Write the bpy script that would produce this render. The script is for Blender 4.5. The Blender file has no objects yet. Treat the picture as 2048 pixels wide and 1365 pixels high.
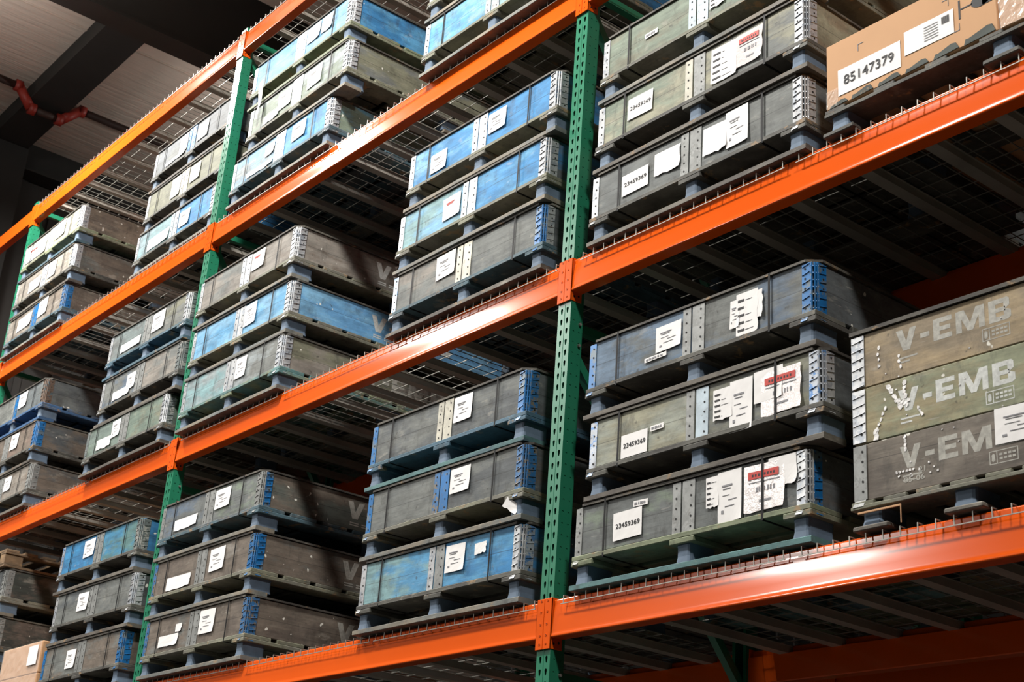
import bpy, math, random
from mathutils import Vector, Matrix
random.seed(7)
SC = bpy.context.scene
COL = SC.collection

# ------------------------------------------------------------------ camera
cam_d = bpy.data.cameras.new('camera')
cam = bpy.data.objects.new('camera', cam_d); COL.objects.link(cam)
R0 = (0.63203481, 0.77178279, 0.06988077)
R1 = (-0.26095815, 0.29687728, -0.91856667)
R2 = (-0.72967996, 0.56233015, 0.38903978)
cam.matrix_world = Matrix(((R0[0], -R1[0], -R2[0], 4.56853886),
                           (R0[1], -R1[1], -R2[1], -3.75984164),
                           (R0[2], -R1[2], -R2[2], 1.59431816), (0, 0, 0, 1)))
cam_d.sensor_width = 36; cam_d.lens = 2946.62 / 2048 * 36
cam_d.clip_start = .05; cam_d.clip_end = 200
cam_d.dof.use_dof = True; cam_d.dof.focus_distance = 6.6; cam_d.dof.aperture_fstop = 8.0
SC.camera = cam
# ------------------------------------------------------------------ world and exposure
w = bpy.data.worlds.new('world'); SC.world = w; w.use_nodes = True
w.node_tree.nodes['Background'].inputs[0].default_value = (.8, .9, 1, 1)
w.node_tree.nodes['Background'].inputs[1].default_value = .010
SC.view_settings.view_transform = 'Standard'; SC.view_settings.look = 'None'
SC.view_settings.gamma = 1; SC.view_settings.use_curve_mapping = False
SC.view_settings.exposure = 0.22

# ------------------------------------------------------------------ high bay lamps and added ceiling fills (area lights under the roof)
def lamp(x, y, z, e, size=.7, col=(1, .97, .92)):
    d = bpy.data.lights.new('high_bay_or_fill_light', 'AREA'); d.shape = 'DISK'; d.size = size
    d.energy = e; d.color = col
    o = bpy.data.objects.new('high_bay_or_fill_light', d); COL.objects.link(o); o.location = (x, y, z)
    return o
def fill_uplight(x, y, e):  # added upward fill that brightens the ceiling, not a fixture of its own
    o = lamp(x, y, 8.7, e, .6); o.rotation_euler = (math.pi, 0, 0)
lamp(-6.2, -1.5, 8.9, 470)
lamp(-8.2, -4.7, 8.9, 430, .55)
lamp(-8.8, -11.6, 8.9, 1300, .7)
lamp(-0.9, -2.4, 8.9, 520)
lamp(5.0, -2.6, 8.9, 380)
lamp(-1.0, 4.8, 8.9, 8)
lamp(-8.0, 4.8, 8.9, 60)
fill_uplight(-5.9, -1.5, 40); fill_uplight(-7.3, -1.2, 16); fill_uplight(-8.4, -4.7, 60); fill_uplight(-7.4, 3.6, 75)

# ------------------------------------------------------------------ helpers
def lin(c):
    return tuple(((v / 255) / 12.92 if v / 255 <= .04045 else ((v / 255 + .055) / 1.055) ** 2.4) for v in c)
def tag(o, label=None, cat=None, group=None, kind=None):
    if label: o['label'] = label
    if cat: o['category'] = cat
    if group: o['group'] = group
    if kind: o['kind'] = kind
    return o
class MB:
    def __init__(s): s.v = []; s.f = []; s.m = []
    def poly(s, pts, faces, mi=0):
        n = len(s.v); s.v += [tuple(p) for p in pts]
        for f in faces: s.f.append(tuple(n + i for i in f)); s.m.append(mi)
    def box(s, x0, x1, y0, y1, z0, z1, mi=0):
        s.poly([(x0, y0, z0), (x1, y0, z0), (x1, y1, z0), (x0, y1, z0), (x0, y0, z1), (x1, y0, z1), (x1, y1, z1), (x0, y1, z1)],
               [(0, 3, 2, 1), (4, 5, 6, 7), (0, 1, 5, 4), (1, 2, 6, 5), (2, 3, 7, 6), (3, 0, 4, 7)], mi)
        return s
    def cbox(s, x0, x1, y0, y1, z0, z1, c=.003, mi=0, wob=0):
        c = min(c, (x1 - x0) * .4, (y1 - y0) * .4, (z1 - z0) * .4)
        P = []
        idx = {}
        r = lambda: random.uniform(-wob, wob) if wob else 0
        for ix, X in ((0, x0), (1, x1)):
            for iy, Y in ((0, y0), (1, y1)):
                for iz, Z in ((0, z0), (1, z1)):
                    sx = c if ix == 0 else -c; sy = c if iy == 0 else -c; sz = c if iz == 0 else -c
                    a, b, d = r(), r(), r()
                    idx[(ix, iy, iz, 'x')] = len(P); P.append((X + a, Y + sy + b, Z + sz + d))
                    idx[(ix, iy, iz, 'y')] = len(P); P.append((X + sx + a, Y + b, Z + sz + d))
                    idx[(ix, iy, iz, 'z')] = len(P); P.append((X + sx + a, Y + sy + b, Z + d))
        F = []
        g = lambda a, b, d, k: idx[(a, b, d, k)]
        F.append((g(0, 0, 0, 'x'), g(0, 0, 1, 'x'), g(0, 1, 1, 'x'), g(0, 1, 0, 'x')))
        F.append((g(1, 0, 0, 'x'), g(1, 1, 0, 'x'), g(1, 1, 1, 'x'), g(1, 0, 1, 'x')))
        F.append((g(0, 0, 0, 'y'), g(1, 0, 0, 'y'), g(1, 0, 1, 'y'), g(0, 0, 1, 'y')))
        F.append((g(0, 1, 0, 'y'), g(0, 1, 1, 'y'), g(1, 1, 1, 'y'), g(1, 1, 0, 'y')))
        F.append((g(0, 0, 0, 'z'), g(0, 1, 0, 'z'), g(1, 1, 0, 'z'), g(1, 0, 0, 'z')))
        F.append((g(0, 0, 1, 'z'), g(1, 0, 1, 'z'), g(1, 1, 1, 'z'), g(0, 1, 1, 'z')))
        for a in (0, 1):
            for b in (0, 1):
                e = [(g(a, b, 0, 'x'), g(a, b, 0, 'y'), g(a, b, 1, 'y'), g(a, b, 1, 'x')),
                     (g(a, 0, b, 'x'), g(a, 0, b, 'z'), g(a, 1, b, 'z'), g(a, 1, b, 'x')),
                     (g(0, a, b, 'y'), g(0, a, b, 'z'), g(1, a, b, 'z'), g(1, a, b, 'y'))]
                if a == b: e[0] = e[0][::-1]; e[2] = e[2][::-1] if a == b else e[2]
                F += e
                for d in (0, 1): F.append((g(a, b, d, 'x'), g(a, b, d, 'y'), g(a, b, d, 'z')))
        s.poly(P, F, mi); return s
    def prism(s, prof, axis, a0, a1, mi=0, cap=True):
        # prof: list of 2D points; axis 'x' -> (y,z); 'y' -> (x,z); 'z' -> (x,y)
        n = len(prof)
        def P(a, p): return (a, p[0], p[1]) if axis == 'x' else ((p[0], a, p[1]) if axis == 'y' else (p[0], p[1], a))
        pts = [P(a0, p) for p in prof] + [P(a1, p) for p in prof]
        F = [(i, (i + 1) % n, n + (i + 1) % n, n + i) for i in range(n)]
        if cap: F += [tuple(range(n))[::-1], tuple(range(n, 2 * n))]
        s.poly(pts, F, mi); return s
    def tube(s, p, q, r, n=6, mi=0, r2=None):
        p, q = Vector(p), Vector(q); d = (q - p).normalized()
        u = d.orthogonal().normalized(); v = d.cross(u); r2 = r2 or r
        pts = [p + (u * math.cos(2 * math.pi * i / n) + v * math.sin(2 * math.pi * i / n)) * r for i in range(n)]
        pts += [q + (u * math.cos(2 * math.pi * i / n) + v * math.sin(2 * math.pi * i / n)) * r2 for i in range(n)]
        F = [(i, (i + 1) % n, n + (i + 1) % n, n + i) for i in range(n)] + [tuple(range(n))[::-1], tuple(range(n, 2 * n))]
        s.poly(pts, F, mi); return s
    def mesh(s, name, mats=(), smooth=False):
        me = bpy.data.meshes.new(name); me.from_pydata(s.v, [], s.f); me.update()
        for m in mats: me.materials.append(m)
        me.polygons.foreach_set('material_index', s.m)
        if smooth: me.polygons.foreach_set('use_smooth', [True] * len(s.f))
        import bmesh
        b = bmesh.new(); b.from_mesh(me); bmesh.ops.recalc_face_normals(b, faces=b.faces); b.to_mesh(me); b.free()
        return me
def put(name, me, parent=None, loc=(0, 0, 0), rz=0, mats=None):
    o = bpy.data.objects.new(name, me); COL.objects.link(o)
    o.parent = parent; o.location = loc; o.rotation_euler = (0, 0, rz)
    if mats:
        for i, m in enumerate(mats):
            o.material_slots[i].link = 'OBJECT'; o.material_slots[i].material = m
    return o
def empty(name, loc, rz=0):
    o = bpy.data.objects.new(name, None); COL.objects.link(o); o.location = loc; o.rotation_euler = (0, 0, rz)
    o.empty_display_size = .1
    return o

# ------------------------------------------------------------------ materials
def new_mat(name):
    m = bpy.data.materials.new(name); m.use_nodes = True
    return m, m.node_tree.nodes, m.node_tree.links, m.node_tree.nodes['Principled BSDF']
def coords(N, L, scale=(1, 1, 1), rand=True):
    tc = N.new('ShaderNodeTexCoord'); mp = N.new('ShaderNodeMapping'); mp.inputs['Scale'].default_value = scale
    L.new(tc.outputs['Object'], mp.inputs['Vector'])
    if rand:
        oi = N.new('ShaderNodeObjectInfo'); mu = N.new('ShaderNodeVectorMath'); mu.operation = 'SCALE'
        cx = N.new('ShaderNodeCombineXYZ')
        L.new(oi.outputs['Random'], cx.inputs[0]); L.new(oi.outputs['Random'], cx.inputs[2])
        L.new(cx.outputs[0], mu.inputs[0]); mu.inputs['Scale'].default_value = 37
        L.new(mu.outputs[0], mp.inputs['Location'])
    return mp.outputs['Vector']
def noise(N, L, vec, scale, detail=3, rough=.5):
    n = N.new('ShaderNodeTexNoise'); n.inputs['Scale'].default_value = scale; n.inputs['Detail'].default_value = detail
    n.inputs['Roughness'].default_value = rough
    L.new(vec, n.inputs['Vector']); return n.outputs['Fac']
def ramp(N, L, fac, p0, p1, c0=0, c1=1):
    r = N.new('ShaderNodeMapRange'); r.inputs['From Min'].default_value = p0; r.inputs['From Max'].default_value = p1
    r.inputs['To Min'].default_value = c0; r.inputs['To Max'].default_value = c1
    L.new(fac, r.inputs['Value']); return r.outputs['Result']
def mix(N, L, f, a, b):
    m = N.new('ShaderNodeMix'); m.data_type = 'RGBA'
    if hasattr(f, 'links'): L.new(f, m.inputs[0])
    else: m.inputs[0].default_value = f
    for k, v in ((6, a), (7, b)):
        if hasattr(v, 'links'): L.new(v, m.inputs[k])
        else: m.inputs[k].default_value = (*v, 1)
    return m.outputs[2]
def mulv(N, L, c, f):
    m = N.new('ShaderNodeVectorMath'); m.operation = 'SCALE'
    L.new(c, m.inputs[0])
    if hasattr(f, 'links'): L.new(f, m.inputs['Scale'])
    else: m.inputs['Scale'].default_value = f
    return m.outputs[0]
_wc = {}
def wood(base, patch=None, amt=.45, grain='x', fleck=.0, rough=.72, seam=False, stain=.45):
    key = (base, patch, amt, grain, fleck, rough, seam, stain)
    if key in _wc: return _wc[key]
    m, N, L, B = new_mat('painted_wood'); _wc[key] = m
    patch = patch or tuple(max(0, c * .78) for c in base)
    v = coords(N, L)
    st = {'x': (1.2, 14, 22), 'y': (14, 1.2, 22), 'z': (22, 22, 1.2)}[grain]
    vg = coords(N, L, st)
    lo = {'x': (1, 1, 2.6), 'y': (1, 1, 2.6), 'z': (1, 1, 1)}[grain]
    vp = coords(N, L, lo)
    n1 = ramp(N, L, noise(N, L, vp, 3.0, 5, .62), .62 - amt * .35, .72 - amt * .3)
    c = mix(N, L, n1, lin(base), lin(patch))
    n2 = ramp(N, L, noise(N, L, vg, 2.2, 6, .65), .3, .7, .84, 1.10)
    c = mulv(N, L, c, n2)
    n3 = ramp(N, L, noise(N, L, v, 9, 6, .7), .56, .74, 0, stain)
    c = mix(N, L, n3, c, lin((58, 52, 46)))
    n5 = ramp(N, L, noise(N, L, vp, 7, 4, .6), .62, .7, 0, .30)
    c = mix(N, L, n5, c, lin((176, 170, 158)))
    nb = ramp(N, L, noise(N, L, coords(N, L, lo), 5.5, 7, .72), .36, .64, .70, 1.20)
    c = mulv(N, L, c, nb)
    nd = ramp(N, L, noise(N, L, coords(N, L, {'x': (2.2, 2, 1), 'y': (2, 2.2, 1), 'z': (1, 1, 2)}[grain]), 3.4, 8, .75), .54, .66, 0, .5)
    c = mix(N, L, nd, c, lin((56, 54, 50)))
    nk = ramp(N, L, noise(N, L, v, 30, 2, .5), .70, .76, 0, .55)
    c = mix(N, L, nk, c, lin((52, 48, 44)))
    if not seam:
        nr = ramp(N, L, noise(N, L, coords(N, L, (5, 5, 9)), 1.9, 5, .65), .60, .66, 0, .75)
        c = mix(N, L, nr, c, lin((150, 122, 88)))
    # scratches: thin slanted lines
    vs = coords(N, L, (6, 6, 60)); n6 = ramp(N, L, noise(N, L, vs, 1.6, 2, .5), .71, .74, 0, .3)
    c = mix(N, L, n6, c, lin((170, 166, 158)))
    if fleck > 0:
        n4 = ramp(N, L, noise(N, L, v, 26, 1, .5), .78 - fleck * .1, .80 - fleck * .1, 0, .9)
        c = mix(N, L, n4, c, lin((225, 222, 212)))
    if seam:   # joint between the two planks of a collar board
        tc = N.new('ShaderNodeTexCoord'); sx = N.new('ShaderNodeSeparateXYZ'); L.new(tc.outputs['Object'], sx.inputs[0])
        s1 = N.new('ShaderNodeMath'); s1.operation = 'SUBTRACT'; L.new(sx.outputs[2], s1.inputs[0]); s1.inputs[1].default_value = .236
        s2 = N.new('ShaderNodeMath'); s2.operation = 'ABSOLUTE'; L.new(s1.outputs[0], s2.inputs[0])
        s3 = ramp(N, L, s2.outputs[0], .0008, .0022, .55, 0)
        c = mix(N, L, s3, c, lin((40, 38, 36)))
    L.new(c, B.inputs['Base Color']); B.inputs['Roughness'].default_value = rough
    B.inputs['Specular IOR Level'].default_value = .35
    bp = N.new('ShaderNodeBump'); bp.inputs['Strength'].default_value = .35; bp.inputs['Distance'].default_value = .004
    L.new(n2, bp.inputs['Height']); L.new(bp.outputs[0], B.inputs['Normal'])
    return m
_mc = {}
def metal(base, metallic=.55, rough=.42, wear=None, scale=14):
    key = (base, metallic, rough, wear, scale)
    if key in _mc: return _mc[key]
    m, N, L, B = new_mat('sheet_metal'); _mc[key] = m
    v = coords(N, L)
    f = ramp(N, L, noise(N, L, v, scale, 5, .65), .35, .7)
    c = mix(N, L, f, lin(base), lin(tuple(x * .8 for x in base)))
    if wear:
        g = ramp(N, L, noise(N, L, v, scale * 1.7, 4, .7), .52, .58)
        c = mix(N, L, g, c, lin(wear))
    h = ramp(N, L, noise(N, L, v, 40, 3, .6), .6, .75, 0, .6)
    c = mix(N, L, h, c, lin((70, 60, 50)))
    L.new(c, B.inputs['Base Color']); B.inputs['Metallic'].default_value = metallic; B.inputs['Roughness'].default_value = rough
    return m
def plain(name, base, rough=.6, metallic=0, var=.12, scale=5, spec=.5, coat=0):
    m, N, L, B = new_mat(name)
    v = coords(N, L)
    f = ramp(N, L, noise(N, L, v, scale, 4, .6), .3, .7, 1 - var, 1 + var)
    rgb = N.new('ShaderNodeRGB'); rgb.outputs[0].default_value = (*lin(base), 1)
    L.new(mulv(N, L, rgb.outputs[0], f), B.inputs['Base Color'])
    B.inputs['Roughness'].default_value = rough; B.inputs['Metallic'].default_value = metallic
    B.inputs['Specular IOR Level'].default_value = spec
    if coat: B.inputs['Coat Weight'].default_value = coat; B.inputs['Coat Roughness'].default_value = .12
    return m
M_orange = plain('orange_enamel', (224, 88, 18), .165, 0, .04, 2, .34)
M_green = plain('green_enamel', (36, 118, 88), .28, 0, .08, 3, .6)
M_wire = plain('galvanised_wire', (150, 148, 140), .5, .5, .15, 8)
M_chan = plain('galvanised_channel', (172, 166, 156), .5, .3, .2, 4)
M_dark = plain('dark_hole', (14, 14, 14), .8)
M_black = plain('black_strap', (9, 9, 11), .6, spec=.2)
M_steel = plain('dark_steel', (34, 33, 31), .7)
M_ceil = plain('roof_insulation', (205, 190, 178), .38, 0, .08, .6)
def _ripple():
    N, L = M_ceil.node_tree.nodes, M_ceil.node_tree.links
    v = coords(N, L, (9, .7, 1)); n = noise(N, L, v, 1.6, 5, .6)
    bp = N.new('ShaderNodeBump'); bp.inputs['Strength'].default_value = .5; bp.inputs['Distance'].default_value = .03
    L.new(n, bp.inputs['Height']); L.new(bp.outputs[0], N['Principled BSDF'].inputs['Normal'])
_ripple()
M_conc = plain('concrete', (48, 46, 44), .8, 0, .15, 1)
M_wall = plain('wall_panel', (62, 60, 58), .85, 0, .1, .8)
M_red = plain('red_pipe_paint', (140, 40, 28), .5)
M_pipe = plain('dark_pipe_paint', (56, 38, 32), .6)
M_paper = plain('white_paper', (232, 230, 228), .75, 0, .05, 12)
M_ink = plain('black_ink', (30, 30, 34), .7)
M_greyink = plain('grey_ink', (130, 130, 134), .7)
M_redink = plain('red_ink', (186, 50, 38), .6)
M_white = plain('grey_white_paint', (196, 198, 194), .8, 0, .22, 60)
M_fadepaint = plain('faded_white_paint', (166, 164, 156), .85, 0, .25, 60)
M_block = plain('blue_grey_block', (88, 104, 122), .8, 0, .22, 9)
M_cardb = plain('cardboard', (196, 152, 112), .85, 0, .05, 3)
M_tape = plain('white_tape', (220, 220, 214), .5)
M_darkwood = wood((92, 88, 80), (62, 58, 54), .5, 'x')
def film_mat(name, col, mixf=.35):
    m, N, L, B = new_mat(name)
    B.inputs['Base Color'].default_value = (*lin(col), 1); B.inputs['Roughness'].default_value = .2
    v = coords(N, L); n = noise(N, L, v, 14, 5, .7)
    bp = N.new('ShaderNodeBump'); bp.inputs['Strength'].default_value = .5; bp.inputs['Distance'].default_value = .008
    L.new(n, bp.inputs['Height']); L.new(bp.outputs[0], B.inputs['Normal'])
    B.inputs['Alpha'].default_value = mixf
    return m
M_pouch = film_mat('clear_pouch', (236, 228, 226), .85)
M_film = film_mat('stretch_film', (235, 225, 215), .3)

# ------------------------------------------------------------------ text
_tc = {}
def text_mesh(s, size, bold=0.0, sx=1.0):
    key = (s, size, bold, sx)
    if key in _tc: return _tc[key]
    cu = bpy.data.curves.new('lettering', 'FONT'); cu.body = s; cu.size = size; cu.offset = bold; cu.extrude = .0004
    cu.resolution_u = 3
    o = bpy.data.objects.new('tmp', cu); COL.objects.link(o)
    dg = bpy.context.evaluated_depsgraph_get(); dg.update()
    me = bpy.data.meshes.new_from_object(o.evaluated_get(dg))
    bpy.data.objects.remove(o); bpy.data.curves.remove(cu)
    xs = [v.co.x for v in me.vertices]; x0 = min(xs); ys = [v.co.y for v in me.vertices]; y0 = min(ys)
    for v in me.vertices: v.co.x = (v.co.x - x0) * sx; v.co.y -= y0
    me.materials.clear(); me.materials.append(M_ink)
    wdt = (max(xs) - x0) * sx; h = max(ys) - y0
    _tc[key] = (me, wdt, h); return _tc[key]
def fit_text(name, s, parent, x0, x1, z0, z1, y, mat, bold=0, side=False):
    me, wd, h = text_mesh(s, 1.0, bold)
    o = bpy.data.objects.new(name, me); COL.objects.link(o); o.parent = parent
    o.material_slots[0].link = 'OBJECT'; o.material_slots[0].material = mat
    o.scale = ((x1 - x0) / wd, (z1 - z0) / h, 1)
    if side: o.rotation_euler = (math.pi / 2, 0, math.pi / 2); o.location = (y, x0, z0)
    else: o.rotation_euler = (math.pi / 2, 0, 0); o.location = (x0, y, z0)
    return o

GL = {'V': (.84, [[(0, 1), (.26, 1), (.42, .42), (.58, 1), (.84, 1), (.56, 0), (.28, 0)]]),
 '-': (.36, [[(0, .34), (.36, .34), (.36, .56), (0, .56)]]),
 'E': (.74, [[(0, 0), (.74, 0), (.74, .22), (.26, .22), (.26, .4), (.68, .4), (.68, .6), (.26, .6), (.26, .78), (.74, .78), (.74, 1), (0, 1)]]),
 'M': (1.10, [[(0, 0), (.22, 0), (.22, .60), (.45, 0), (.65, 0), (.88, .60), (.88, 0), (1.10, 0), (1.10, 1), (.78, 1), (.55, .36), (.32, 1), (0, 1)]]),
 'B': (.80, [[(0, 0), (.26, 0), (.26, 1), (0, 1)], [(.26, .78), (.56, .78), (.70, 1), (.26, 1)], [(.26, .41), (.62, .41), (.62, .60), (.26, .60)],
             [(.26, 0), (.70, 0), (.56, .21), (.26, .21)], [(.70, 1), (.56, .78), (.56, .60), (.62, .5), (.78, .62), (.78, .92)], [(.70, 0), (.82, .10), (.82, .40), (.62, .5), (.56, .41), (.56, .21)]])}
def block_text(name, s, parent, x0, x1, z0, z1, y, mat, side=False, lean=0.0):
    tot = sum(GL[c][0] for c in s) + .16 * (len(s) - 1); k = (x1 - x0) / tot; h = z1 - z0
    m = MB(); x = x0
    for c in s:
        for pl in GL[c][1]:
            pts = [(x + p[0] * k + lean * p[1], z0 + p[1] * h) for p in pl]
            n = len(pts); V = []
            for yy in ((y, y + .0004) if not side else (y, y - .0004)):
                V += [((px, yy, pz) if not side else (yy, px, pz)) for px, pz in pts]
            m.poly(V, [tuple(range(n)), tuple(range(n, 2 * n))[::-1]] + [(i, (i + 1) % n, n + (i + 1) % n, n + i) for i in range(n)])
        x += (GL[c][0] + .16) * k
    return put(name, m.mesh(name, [mat]), parent)

# ------------------------------------------------------------------ room
def struct(name, mb, mat, smooth=False):
    o = put(name, mb.mesh(name, [mat], smooth)); o['kind'] = 'structure'; return o
struct('floor', MB().box(-10.7, 14, -24, 16, -.2, 0), M_conc)
b = MB(); b.box(-10.7, 14, -24, 16, 9.85, 9.95)
for x in [-8.0 + 1.52 * k for k in range(-1, 14)]:
    b.box(x - .012, x + .012, -24, 16, 9.835, 9.85)
    b.box(x + .03, x + .04, -24, 16, 9.842, 9.85)
struct('ceiling', b, M_ceil)
def ribbed(x0, x1, y0, y1, axis):
    m = MB(); m.box(x0, x1, y0, y1, 0, 9.85)
    if axis == 'x':
        for k in range(int((x1 - x0) / .4)): m.box(x0 + k * .4, x0 + k * .4 + .08, y0 - .03, y1 + .03, 0, 9.85)
    else:
        for k in range(int((y1 - y0) / .4)): m.box(x0 - .03, x1 + .03, y0 + k * .4, y0 + k * .4 + .08, 0, 9.85)
    return m
struct('wall_left', ribbed(-10.9, -10.7, -24, 16, 'y'), M_wall)
struct('wall_right', ribbed(14, 14.2, -24, 16, 'y'), M_wall)
struct('wall_back', ribbed(-10.7, 14, 16, 16.2, 'x'), M_wall)
struct('wall_front', ribbed(-10.7, 14, -24.2, -24, 'x'), M_wall)
# roof girders: a deep one across the aisle and a lighter one along it
g = MB()
g.box(-6.52, -6.26, -24, 16, 9.0, 9.03); g.box(-6.345, -6.325, -24, 16, 9.03, 9.85)
struct('trim_1', g, M_steel)
g = MB(); g.box(-10.66, -6.4, .28, .69, 9.60, 9.62); g.box(-10.66, -6.4, .30, .32, 9.62, 9.85)
struct('trim_2', g, M_steel)
g = MB(); g.box(-10.66, -10.30, .30, .70, 0, 9.59); g.box(-10.66, -10.40, -24, 16, 9.40, 9.42); g.box(-10.66, -10.64, -24, 16, 9.42, 9.85); g.box(-10.62, -10.45, -3.2, -2.9, 0, 9.40)
struct('trim_3', g, M_steel)
# sprinkler pipe
t = empty('sprinkler_pipe', (-9.27, -.1, 9.7))
tag(t, 'dark sprinkler pipe with red elbow fittings dipping under the roof girder', 'pipe')
p = MB(); p.tube((0, -6, 0), (0, .25, 0), .04, 14); p.tube((0, .41, -.20), (0, .74, -.20), .04, 14); p.tube((0, .93, 0), (0, 9, 0), .04, 14)
put('pipe_run', p.mesh('pipe_run', [M_pipe], True), t)
for (a, bb) in (((0, .25, 0), (0, .41, -.20)), ((0, .93, 0), (0, .74, -.20))):
    p = MB(); p.tube(a, bb, .052, 14); 
    for c, s in ((a, -1), (bb, 1)):
        s2 = s if a[1] < bb[1] else -s
        p.tube((0, c[1] + .05 * s2, c[2]), (0, c[1] - .02 * s2, c[2]), .064, 14)
    put('elbow_fitting', p.mesh('elbow_fitting', [M_red], True), t)

# ------------------------------------------------------------------ rack
W = 3.7338; CW = .083; LV = 1.524
ZB = lambda n: 2.80 + LV * (n - 1)      # underside of beam n
ZD = lambda n: 2.964 + LV * (n - 1)     # top of wire deck n
PITCH = .0508
def holed_face(mb, umin, umax, z0, n, holes, place, depth=.0025):
    """sheet strip made of n cells, each PITCH high, with holes cut through; holes = list of (u, loop pts)"""
    us = [umin]; hs = sorted(holes, key=lambda h: h[0])
    for i in range(len(hs) - 1): us.append((hs[i][0] + hs[i + 1][0]) / 2)
    us.append(umax)
    for k in range(n):
        zc = z0 + (k + .5) * PITCH
        for i, (u, loop) in enumerate(hs):
            a, bb = us[i], us[i + 1]; m = len(loop)
            outer = []
            for (du, dz) in loop:
                ang = math.atan2(dz, du); c, s = math.cos(ang), math.sin(ang)
                ca = ((bb - u) if c > 0 else (u - a)); cz = PITCH / 2
                tt = min(ca / abs(c) if abs(c) > 1e-6 else 1e9, cz / abs(s) if abs(s) > 1e-6 else 1e9)
                outer.append((u + c * tt, zc + s * tt))
            # corners
            pts = [place(x, z, 0) for x, z in outer] + [place(u + du, zc + dz, 0) for du, dz in loop] + [place(u + du, zc + dz, depth) for du, dz in loop]
            F = []
            for j in range(m):
                j2 = (j + 1) % m
                F.append((j, j2, m + j2, m + j)); F.append((m + j, m + j2, 2 * m + j2, 2 * m + j))
            mb.poly(pts, F)
            for sx in (a, bb):
                for sz in (-PITCH / 2, PITCH / 2):
                    # fill corner triangle
                    best = []
                    for j in range(m):
                        j2 = (j + 1) % m; o1, o2 = outer[j], outer[j2]
                        e1 = abs(o1[0] - sx) < 1e-6; f1 = abs(o1[1] - zc - sz) < 1e-6
                        e2 = abs(o2[0] - sx) < 1e-6; f2 = abs(o2[1] - zc - sz) < 1e-6
                        if (e1 and f2 and not e2) or (f1 and e2 and not e1): best = (o1, o2)
                    if best: mb.poly([place(*best[0], 0), place(sx, zc + sz, 0), place(*best[1], 0)], [(0, 1, 2)])
def teardrop():
    L = []
    for i in range(7):
        a = math.radians(-10 + i * 200 / 6); L.append((.0072 * math.cos(a), .0065 + .0075 * math.sin(a)))
    L += [(-.0045, -.010), (-.002, -.0145), (.002, -.0145), (.0045, -.010)]
    return L
def circle(r, n=8): return [(r * math.cos(2 * math.pi * (i + .5) / n), r * math.sin(2 * math.pi * (i + .5) / n)) for i in range(n)]
CTOP = 7.52
def make_column():
    mb = MB(); n = int(CTOP / PITCH); z0 = (2.6425 + .0242 - PITCH / 2) % PITCH
    holed_face(mb, 0, CW, z0, n, [(.024, teardrop()), (.061, teardrop())], lambda u, z, d: (u, d, z))
    holed_face(mb, 0, .072, z0, n, [(.022, circle(.0052)), (.054, circle(.0048))], lambda u, z, d: (CW - d, u, z))
    holed_face(mb, 0, .072, z0, n, [(.022, circle(.0052)), (.054, circle(.0048))], lambda u, z, d: (d, u, z))
    mb.box(CW - .018, CW, .0705, .073, z0, z0 + n * PITCH); mb.box(0, .018, .0705, .073, z0, z0 + n * PITCH)
    mb.box(.0025, .0035, .003, .0705, z0, z0 + n * PITCH); mb.box(CW - .0035, CW - .0025, .003, .0705, z0, z0 + n * PITCH)
    # shallow centre rib of the face
    mb.box(.040, .0445, -.0012, .0005, z0, z0 + n * PITCH)
    return mb.mesh('column', [M_green])
me_col = make_column()
b = MB(); b.cbox(-.03, CW + .03, -.03, .11, 0, .008); b.cbox(.0, .02, .08, .1, .008, .02); me_foot = b.mesh('foot_plate', [M_green])
DEPTH = 1.2192
def brace_mesh(p, q, r=.019):
    m = MB(); p = Vector(p); q = Vector(q); d = (q - p).normalized(); u = Vector((1, 0, 0)); v = d.cross(u)
    pts = []
    for c in (p, q):
        for a, bb in ((-r, -r), (r, -r), (r, r), (-r, r)): pts.append(c + u * a + v * bb)
    m.poly(pts, [(0, 1, 5, 4), (1, 2, 6, 5), (2, 3, 7, 6), (3, 0, 4, 7), (0, 3, 2, 1), (4, 5, 6, 7)])
    return m.mesh('brace', [M_green])
xb = CW / 2
zs = [.25, 1.42, 2.66, 4.18, 5.958, 7.49]
br_h = [brace_mesh((xb, .06, z), (xb, DEPTH - .06, z)) for z in zs]
br_d = []
for z0, z1 in zip(zs[:-1], zs[1:]):
    br_d.append(brace_mesh((xb, .06, z1 - .12), (xb, DEPTH - .06, z0 + .12)))
b = MB()
for z in zs[1:]: b.tube((CW - .004, .06, z - .1), (CW + .010, .06, z - .1), .007, 6); b.tube((CW - .004, .06, z), (CW + .010, .06, z), .007, 6)
me_bolt = b.mesh('bolts', [M_wire])
proto_frame = None
def copy_tree(o, parent=None):
    c = o.copy(); COL.objects.link(c); c.parent = parent
    for ch in list(o.children): copy_tree(ch, c)
    return c
def frame(x, y, label):
    global proto_frame
    if proto_frame is None:
        t = empty('upright_frame', (x, y, 0)); proto_frame = t
        put('column', me_col, t, (0, .006, 0))
        c = put('column', me_col, t, (CW, DEPTH - .006, 0), math.pi)
        put('foot_plate', me_foot, t); put('foot_plate', me_foot, t, (CW, DEPTH, 0), math.pi)
        for m in br_h + br_d: put('brace', m, t)
        put('bolts', me_bolt, t)
    else:
        t = copy_tree(proto_frame); t.location = (x, y, 0)
    tag(t, label, 'rack upright', 'green rack uprights')
    return t
YR = 1.75
cname = {-2: 'fourth', -1: 'third', 0: 'second', 1: 'nearest', 2: 'outermost'}
colx = {j: (j - 1) * W for j in (-2, -1, 0, 1, 2)}
frame(colx[1], 0, 'green perforated upright frame in the middle of the front rack, nearest the camera')
frame(colx[0], 0, 'green perforated upright frame left of centre between two tall stacks of crates')
frame(colx[-1], 0, 'green perforated upright frame at the far left edge of the photo')
frame(colx[2], 0, 'green perforated upright frame at the right end of the front rack, past the cardboard')
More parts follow.
